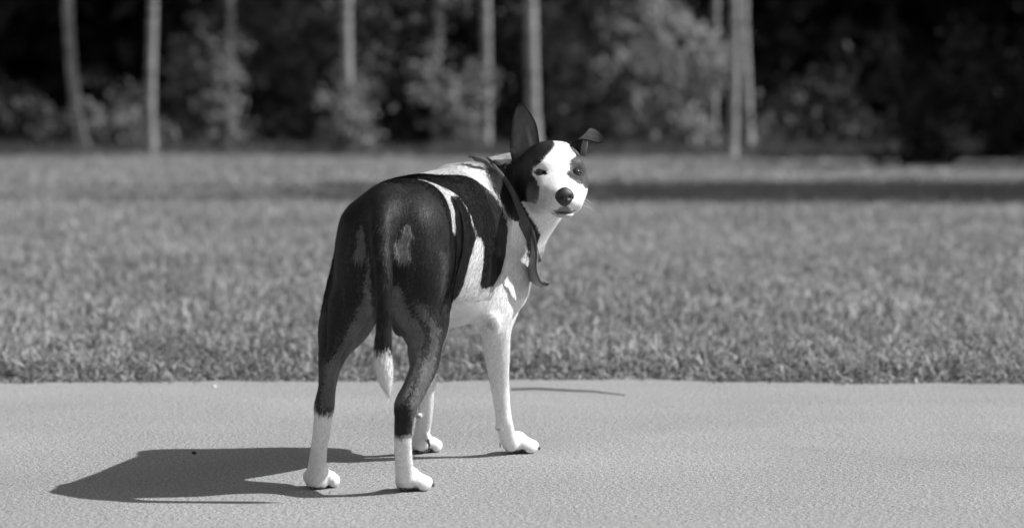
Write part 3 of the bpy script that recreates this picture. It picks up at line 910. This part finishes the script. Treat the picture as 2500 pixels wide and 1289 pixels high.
dog = empty('dog', (-.16, 5.75, 0))
tag(dog, 'black and white short-haired dog standing on the path, head turned back, one ear folded', 'dog')
_off = np.array((-.16, 5.75, 0.0))
body = mesh_obj('body', BV - _off, BQ, m_coat, dog)
BC = coat(BV)
set_attr(body, 'coat', BC)
BVH = BVHTree.FromPolygons([Vector(v) for v in BV.tolist()], BQ.tolist())

# ------------------------------------------------------------------ short fur, one fine blade per hair
def fur():
    area = np.linalg.norm(FN, axis=1)
    cen = BV[BQ].mean(1)
    headm = np.linalg.norm(cen - HC, axis=1) < .15
    wgt = area * np.where(headm, 1.7, 1.0)
    wgt[cen[:, 2] < .006] = 0
    NH = 420000
    f = rng.choice(len(BQ), NH, p=wgt / wgt.sum())
    u = rng.random((NH, 2))
    q = BQ[f]
    A, Bq, Cq, Dq = (BV[q[:, i]] for i in range(4))
    p = (A * (1 - u[:, :1]) + Bq * u[:, :1]) * (1 - u[:, 1:]) + (Dq * (1 - u[:, :1]) + Cq * u[:, :1]) * u[:, 1:]
    nrm = BN[q].mean(1); nrm /= np.linalg.norm(nrm, axis=1)[:, None]
    s = (p - DO) @ DF
    dirn = np.tile(-DF * .75 - UP * .55, (NH, 1))
    low = (p[:, 2] < .33) | (s < .12)
    dirn[low] = -UP - DF * .15
    nk = (p[:, 0] > -.05) & (p[:, 2] > .42) & (p[:, 1] > 5.9)
    dirn[nk] = np.array((-.55, .05, -.75))
    hd = (np.linalg.norm(p - HC, axis=1) < .17) & (p[:, 0] > .0)
    hdir = -HF[None] * 1.0 + (p - H(.10, 0, -.02)) * 6
    dirn[hd] = hdir[hd]
    dirn = dirn + .35 * np.stack([wob(p, 22, 0), wob(p, 22, 1), wob(p, 22, 2)], 1) + rng.normal(size=(NH, 3)) * .16
    dirn -= (dirn * nrm).sum(1)[:, None] * nrm
    dirn /= np.linalg.norm(dirn, axis=1)[:, None] + 1e-9
    ln = np.full(NH, .0098); ln[low] = .0070
    ln[(p[:, 2] < .15)] = .0048
    ln[p[:, 2] < .05] = .0032
    ln[hd] = .0042
    ln[nk & ~hd] = .0095
    tail = (p[:, 1] < 5.375) & (np.abs(p[:, 0] + .23) < .05); ln[tail] = .012
    c = coat(p, .0034)
    tuft = (c > .10) & (c < .35) & (s < .06) & (p[:, 2] > .42); ln[tuft] = .014
    ln *= rng.uniform(.6, 1.25, NH)
    lift = rng.uniform(.08, .30, NH)[:, None]
    lift[hd] *= .7
    side = np.cross(dirn, nrm)
    wd = np.where(hd, .00035, .00048)[:, None] * rng.uniform(.7, 1.3, (NH, 1))
    tip = p + (dirn * np.sqrt(1 - lift ** 2) + nrm * lift) * ln[:, None]
    # eyes, nose and mouth stay bare
    w = p - HC; hh = w @ HF; hx = w @ HX; hz = w @ HU
    bare = np.zeros(NH, bool)
    for ex in (-.036, .0365):
        bare |= (np.abs(hx - ex) < .014) & (np.abs(hz - .0012) < .0065) & (hh > .03)
    bare |= (np.hypot(hx / .024, (hz + .032) / .024) < 1) & (hh > .12)
    bare |= p[:, 2] < .004
    k = ~bare
    p, tip, side, wd, c, nrm = p[k], tip[k], side[k], wd[k], c[k], nrm[k]
    n = len(p)
    Vv = np.empty((n, 3, 3)); Vv[:, 0] = p - side * wd - nrm * .0005; Vv[:, 1] = p + side * wd - nrm * .0005; Vv[:, 2] = tip
    o = mesh_obj('fur', Vv.reshape(-1, 3) - _off, np.arange(3 * n).reshape(n, 3), m_fur, dog)
    c = np.clip(c * np.where(c > .5, rng.uniform(.95, 1.05, n), rng.uniform(.75, 1.2, n)) + rng.random(n) ** 4 * .02, 0, .85)
    blk = c < .06
    st = np.clip(wob(p * np.array((2.2, 1.2, .5)), 160, 6), 0, 1)
    c = np.where(blk, c * (.8 + .9 * st) + rng.random(n) ** 3 * (.025 + .06 * st), c)
    set_attr(o, 'coat', np.repeat(c, 3))
    nn = nrm + rng.normal(size=(n, 3)) * .13
    nn /= np.linalg.norm(nn, axis=1)[:, None]
    o.data.normals_split_custom_set_from_vertices(np.repeat(nn, 3, axis=0).tolist())
    return o
furo = fur()
tag(furo, kind='stuff')

# ------------------------------------------------------------------ ears, eyes, nose, claws, whiskers
def petal(name, mat, C, side, up_n, w, cup, th, nu=64, nv=33, parent=None, lcup=1.0):
    """thin cupped leaf shape: C centre line, side vectors, normals (towards the hollow), half widths, cup depth"""
    def ip(A):
        A = np.asarray(A, float)
        if A.ndim == 1: A = A[:, None]
        sp = spline(A, 12); us = np.linspace(0, 1, len(sp)); u = np.linspace(0, 1, nu)
        return np.stack([np.interp(u, us, sp[:, k]) for k in range(A.shape[1])], 1)
    Cc = ip(C); Sd = ip(side); Nn = ip(up_n); ww = np.maximum(ip(w)[:, 0], .0004); cu = ip(cup)[:, 0]
    Sd /= np.linalg.norm(Sd, axis=1)[:, None]; Nn /= np.linalg.norm(Nn, axis=1)[:, None]
    v = np.linspace(-1, 1, nv); u = np.linspace(0, 1, nu)
    P = Cc[:, None] + Sd[:, None] * (ww[:, None] * v)[..., None] + Nn[:, None] * (cu[:, None] * (np.abs(v) ** 2 * np.where(v < 0, lcup, 1.0))[None])[..., None]
    P = P + Nn[:, None] * (.0010 * np.sin(v * 9 + 1) [None] * np.clip(1 - u, 0, 1)[:, None] ** .5)[..., None]
    thk = th * (1 - 0.6 * np.abs(v) ** 3)[None, :, None]
    P2 = P - Nn[:, None] * thk
    V = np.concatenate([P.reshape(-1, 3), P2.reshape(-1, 3)]) - _off
    F = []; m = nu * nv
    for i in range(nu - 1):
        for j in range(nv - 1):
            a = i * nv + j
            F.append((a, a + 1, a + nv + 1, a + nv)); F.append((m + a, m + a + nv, m + a + nv + 1, m + a + 1))
    for j in range(nv - 1):
        for i in (0, nu - 1):
            a = i * nv + j; F.append((a, m + a, m + a + 1, a + 1) if i else (a, a + 1, m + a + 1, m + a))
    for i in range(nu - 1):
        for j in (0, nv - 1):
            a = i * nv + j; F.append((a, a + nv, m + a + nv, m + a) if j == 0 else (a, m + a, m + a + nv, a + nv))
    o = mesh_obj(name, V, F, mat, parent)
    return o, np.tile(v, nu), np.repeat(u, nv), m

e1, vv, uu, m = petal('ear', m_coat,
    [at(1281, 398, 6.015), at(1280, 368, 6.02), at(1279.5, 338, 6.035), at(1279, 308, 6.04), at(1275, 283, 6.04), at(1271.5, 265, 6.04), at(1269, 253, 6.035)],
    [(.97, -.22, .05)] * 7, [(.1, -.95, 0.1)] * 7, [.0250, .0300, .0284, .0250, .0190, .0105, .0030], [.020, .022, .018, .013, .008, .004, .001], .0035, parent=dog, lcup=.25)
sm = lambda x, a, b_: np.clip((x - a) / (b_ - a), 0, 1)
inn = .050 + .045 * sm(uu, .95, .55) + .012 * np.sin(uu * 31 + vv * 17) * np.sin(vv * 23)
inn += .13 * np.exp(-((vv - .48 + .9 * (uu - .25)) / .13) ** 2) * sm(uu, .10, .2) * sm(uu, .55, .35)  # highlight on the inner ridge painted into the ear colour
inn += .05 * np.exp(-((vv + .5 - .3 * uu) / .2) ** 2) * sm(uu, .05, .2) * sm(uu, .6, .3)
inn *= sm(np.abs(vv), .98, .72) * .8 + .2; inn *= sm(uu, .04, .22) * .8 + .2; inn *= sm(uu, .97, .85) * .7 + .3
set_attr(e1, 'coat', np.concatenate([inn, np.full(m, .018)]))
tag(e1, 'upright black pointed ear showing its dark grey inside')
e2, vv, uu, m = petal('ear', m_coat,
    [at(1408, 378, 6.01), at(1411, 362, 6.00), at(1416, 345, 6.0), at(1423, 331, 5.995), at(1436, 327, 5.985), at(1452, 331, 5.975), at(1464, 335, 5.968), at(1472, 338, 5.963)],
    [(1, .1, -.25), (1, .1, -.15), (1, .1, .1), (.75, .2, .65), (.35, .2, .95), (.05, .1, 1), (-.15, .1, 1), (-.2, .1, 1)],
    [(0, -1, 0)] * 8, [.0200, .0185, .0160, .0145, .0150, .0150, .0128, .0055], [.008, .007, .006, .005, .004, .003, .002, 0], .003, parent=dog)
inn = np.where(uu < .42, np.where(vv > .35, .26, .012), .26)  # pale hairy inside, lightened further to paint in the lit flap
inn = np.where(uu > .62, np.interp(uu, [.62, .9], [.26, .05]), inn)
inn[(np.abs(vv) > .8) & (uu > .4)] = .025
set_attr(e2, 'coat', np.concatenate([inn, np.full(m, .018)]))
tag(e2, 'black ear folded over sideways at half its height')

def blob(c, axes, r, nu=24, nv=16, fn=None):
    th = np.linspace(0, np.pi, nv + 1); ph = np.linspace(0, 2 * np.pi, nu, endpoint=False)
    X = np.stack([np.cos(th)[:, None] * np.ones(nu), np.sin(th)[:, None] * np.cos(ph), np.sin(th)[:, None] * np.sin(ph)], -1).reshape(-1, 3)
    if fn is not None: X = fn(X)
    V = c + (X * np.asarray(r)) @ np.asarray(axes)
    F = []
    for i in range(nv):
        for j in range(nu):
            k = (j + 1) % nu
            F.append((i * nu + j, (i + 1) * nu + j, (i + 1) * nu + k, i * nu + k))
    return V, np.array(F), X
m_eye, n_, b_ = new_mat('eye'); b_.inputs['Roughness'].default_value = .05; b_.inputs['Specular IOR Level'].default_value = .9
a_ = n_.nodes.new('ShaderNodeAttribute'); a_.attribute_name = 'coat'; n_.links.new(a_.outputs['Fac'], b_.inputs['Base Color'])
for sx in (-1, 1):
    V, F, X = blob(H(.0505 if sx < 0 else .0515, sx * .0362, .001), HAX, (.0100, .0100, .0100), 32, 32)
    o = mesh_obj('eye', V - _off, F, m_eye, dog)
    r = np.hypot(X[:, 1] - sx * .15, X[:, 2])
    set_attr(o, 'coat', np.where(r < .28, .004, np.where(r < .62, .07 if sx > 0 else .05, .03)))
    # upper and lower lid
    for up_, rr_ in ((1, .0017), (-1, .0012)):
        b = MB(); t = np.linspace(-1, 1, 11)
        hgt = (.0040 if sx > 0 else .0032) * (1 if up_ > 0 else .75)
        pts = []
        for ti in t:
            xx = sx * .0362 + ti * .0125; zz = .001 + up_ * hgt * (1 - ti * ti) - .0006 * ti * sx
            dp = .0505 + math.sqrt(max(.0104 ** 2 - (ti * .0098) ** 2 - 0, 1e-8)) * .98
            pts.append(H(dp - (.0015 if abs(ti) > .9 else 0), xx, zz))
        b.tube(np.array(pts) - _off, [rr_ * (1 - .55 * abs(x) ** 2) for x in t], 8)
        lo_ = b.build('eyelid', m_coat, o)
        set_attr(lo_, 'coat', np.full(len(lo_.data.vertices), .03 if (sx > 0 or up_ > 0) else .12))

def nose_fn(X):
    X = X.copy()
    y, z = X[:, 1], X[:, 2]
    X[:, 1] *= np.interp(z, [-1, -.7, -.1, .4, 1], [.70, .78, .98, 1.0, .88])
    front = X[:, 0] > 0
    for sx in (-1, 1):
        d = np.hypot((X[:, 1] - sx * .45) / .22, (z - .0) / .20)
        X[:, 0] -= np.where(front, .34 * np.exp(-d ** 2), 0)
        d2 = np.hypot((X[:, 1] - sx * .78) / .10, (z + .12) / .20)
        X[:, 0] -= np.where(front, .25 * np.exp(-d2 ** 2), 0)
    X[:, 0] -= np.where(front, .13 * np.exp(-(X[:, 1] / .07) ** 2) * (z < .25), 0)
    return X
V, F, X = blob(H(.1465, -.003, -.0335), HAX, (.0130, .0190, .0192), 64, 56, nose_fn)
m_nose = grey_mat('nose_leather', .018, .032, .42, 900, 2, .0006, 1300, attr='coat', spec=.55)
nose = mesh_obj('nose', V - _off, F, m_nose, dog)
dd = np.minimum(np.hypot((X[:, 1] - .45) / .20, X[:, 2] / .17), np.hypot((X[:, 1] + .45) / .20, X[:, 2] / .17))
set_attr(nose, 'coat', np.where(dd < 1, .08, 1.0))

m_claw = grey_mat('claw', .04, .09, .4, 300)
for c, f in TOES:
    b = MB(); p = c - _off
    b.tube([p - f * .003, p + f * .003 - UP * .002, p + f * .006 - UP * .006], [.0026, .0022, .0008], 7)
    b.build('claw', m_claw, dog)
b = MB()
c = at(1045, 1080, 6.06) - _off; b.tube([c + UP * .006, c + np.array((.003, -.003, -.004)), c + np.array((.001, -.004, -.014))], [.003, .0026, .0008], 7)
b.build('dewclaw', m_claw, dog); b = MB()
c = at(1221, 1085, 6.05) - _off; b.tube([c + UP * .004, c, c - UP * .007], [.0016, .0014, .0006], 7)
b.build('dewclaw', m_claw, dog)
b = MB()
for sx in (-1, 1):
    for k in range(9):
        p0 = H(.115 - .006 * (k % 3), sx * .036, -.040 - .007 * (k // 3))
        d = HX * sx * .9 + HF * .25 - UP * (.15 + .25 * random.random()) + HU * random.uniform(-.15, .15)
        L_ = random.uniform(.018, .035)
        b.tube(np.array([p0, p0 + d * L_ * .6, p0 + d * L_ - UP * .004]) - _off, [.00016, .00012, .00004], 4, cap=False)
wk = b.build('whiskers', m_coat, dog)
set_attr(wk, 'coat', np.full(len(wk.data.vertices), .7)); tag(wk, kind='stuff')

# ------------------------------------------------------------------ neckerchief
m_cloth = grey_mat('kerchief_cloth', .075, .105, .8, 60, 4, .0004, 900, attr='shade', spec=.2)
NN = np.array((.875, .12, .467)); NN /= np.linalg.norm(NN)
NC = np.array(at(1248, 500, 6.085))
e_a = np.cross(NN, UP); e_a /= np.linalg.norm(e_a); e_b = np.cross(e_a, NN)
ring = []
for th in np.linspace(0, 2 * np.pi, 97)[:-1]:
    d = e_a * math.cos(th) + e_b * math.sin(th)
    h = BVH.ray_cast(Vector(NC + d * .30), Vector(-d), .30)
    ring.append((NC + d * .09) if h[0] is None else np.array(h[0]))
ring = np.array(ring)
rad = np.linalg.norm(ring - NC, axis=1)
for it in range(6): rad = np.maximum(rad, (np.roll(rad, 1) + rad + np.roll(rad, -1)) / 3)
RD = (ring - NC) / np.linalg.norm(ring - NC, axis=1)[:, None]
prof = [(-.0110, .0004), (-.0105, .0026), (-.0065, .0034), (-.0040, .0018), (-.0015, .0032), (.0020, .0044), (.0045, .0018), (.0065, .0034), (.0102, .0026), (.0110, .0004), (.0, -.002)]
V = []; 
for i in range(96):
    tw = .0012 * math.sin(i * .41) ; wd = 1 + .22 * math.sin(i * .13 + 1)
    for (aa, rr_) in prof:
        V.append(NC - NN * .006 + RD[i] * (rad[i] + rr_ + tw * (aa * 90)) + NN * (aa * wd + .0015 * math.sin(i * .3)))
np_ = len(prof); F = []
for i in range(96):
    for j in range(np_):
        k = (j + 1) % np_; i2 = (i + 1) % 96
        F.append((i * np_ + j, i2 * np_ + j, i2 * np_ + k, i * np_ + k))
ker = mesh_obj('neckerchief', np.array(V) - _off, F, m_cloth, dog)
set_attr(ker, 'shade', np.full(len(V), 1.0))
tag(ker, 'dark grey rolled neckerchief with a frayed knot and a hanging end')
def cloth(name, rows, th=.0016, shade=1.0, parent=None):
    R_ = np.array(rows); nu, nv = R_.shape[:2]
    R2 = np.array([spline(R_[i], 4) for i in range(nu)])
    R3 = np.array([spline(R2[:, j], 4) for j in range(R2.shape[1])]).transpose(1, 0, 2)
    nu, nv = R3.shape[:2]
    du = np.gradient(R3, axis=0); dv = np.gradient(R3, axis=1)
    n = np.cross(du, dv); n /= np.linalg.norm(n, axis=2)[..., None] + 1e-9
    V = np.concatenate([(R3 + n * th / 2).reshape(-1, 3), (R3 - n * th / 2).reshape(-1, 3)]) - _off
    m = nu * nv; F = []
    for i in range(nu - 1):
        for j in range(nv - 1):
            a = i * nv + j; F.append((a, a + nv, a + nv + 1, a + 1)); F.append((m + a, m + a + 1, m + a + nv + 1, m + a + nv))
    for j in range(nv - 1):
        for i in (0, nu - 1):
            a = i * nv + j; F.append((a, a + 1, m + a + 1, m + a))
    for i in range(nu - 1):
        for j in (0, nv - 1):
            a = i * nv + j; F.append((a, a + nv, m + a + nv, m + a))
    o = mesh_obj(name, V, F, m_cloth, parent)
    set_attr(o, 'shade', np.full(len(V), shade))
    return o
# hanging end: folded strip going down, widening; its light is put into the paler tone
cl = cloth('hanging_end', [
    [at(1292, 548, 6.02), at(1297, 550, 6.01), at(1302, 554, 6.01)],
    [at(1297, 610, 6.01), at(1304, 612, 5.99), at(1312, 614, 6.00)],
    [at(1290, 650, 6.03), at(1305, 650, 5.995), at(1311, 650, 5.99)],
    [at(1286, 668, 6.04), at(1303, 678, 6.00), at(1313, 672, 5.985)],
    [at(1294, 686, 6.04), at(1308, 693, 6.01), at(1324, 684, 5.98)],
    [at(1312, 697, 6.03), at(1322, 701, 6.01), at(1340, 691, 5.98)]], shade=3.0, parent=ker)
cl = cloth('hem', [
    [at(1290, 545, 6.01), at(1294, 547, 6.0), at(1298, 550, 6.0)],
    [at(1306, 610, 5.975), at(1310, 611, 5.97), at(1313, 612, 5.975)],
    [at(1307, 645, 5.978), at(1309, 646, 5.97), at(1311, 648, 5.972)],
    [at(1310, 668, 5.975), at(1312, 670, 5.965), at(1315, 668, 5.97)],
    [at(1318, 690, 5.985), at(1322, 692, 5.97), at(1326, 688, 5.97)],
    [at(1330, 697, 5.985), at(1336, 698, 5.97), at(1342, 692, 5.965)]], shade=1.2, parent=ker)
cloth('knot', [
    [at(1157, 382, 5.985), at(1157, 387, 5.975), at(1158, 392, 5.98)],
    [at(1172, 384, 5.98), at(1174, 389, 5.965), at(1174, 394, 5.975)],
    [at(1184, 388, 5.985), at(1187, 394, 5.97), at(1186, 400, 5.98)],
    [at(1193, 396, 5.99), at(1195, 402, 5.975), at(1194, 408, 5.985)]], th=.004, shade=.8, parent=ker)
for k, (x1, y1) in enumerate(((1136, 379), (1138, 384), (1143, 377), (1150, 391), (1143, 388), (1147, 379), (1141, 386), (1152, 376))):
    b = MB()
    b.tube(np.array([at(1168, 386 + k * .7, 5.975), at(1159, 383 + k, 5.975 + .003 * k), at((1158 + x1) / 2, (384 + y1) / 2 - 2, 5.98), at(x1, y1, 5.985 + .006 * k)]) - _off, [.0022, .0018, .0009, .0003], 6)
    o = b.build('frayed_strand', m_cloth, ker); set_attr(o, 'shade', np.full(len(o.data.vertices), 1.1))
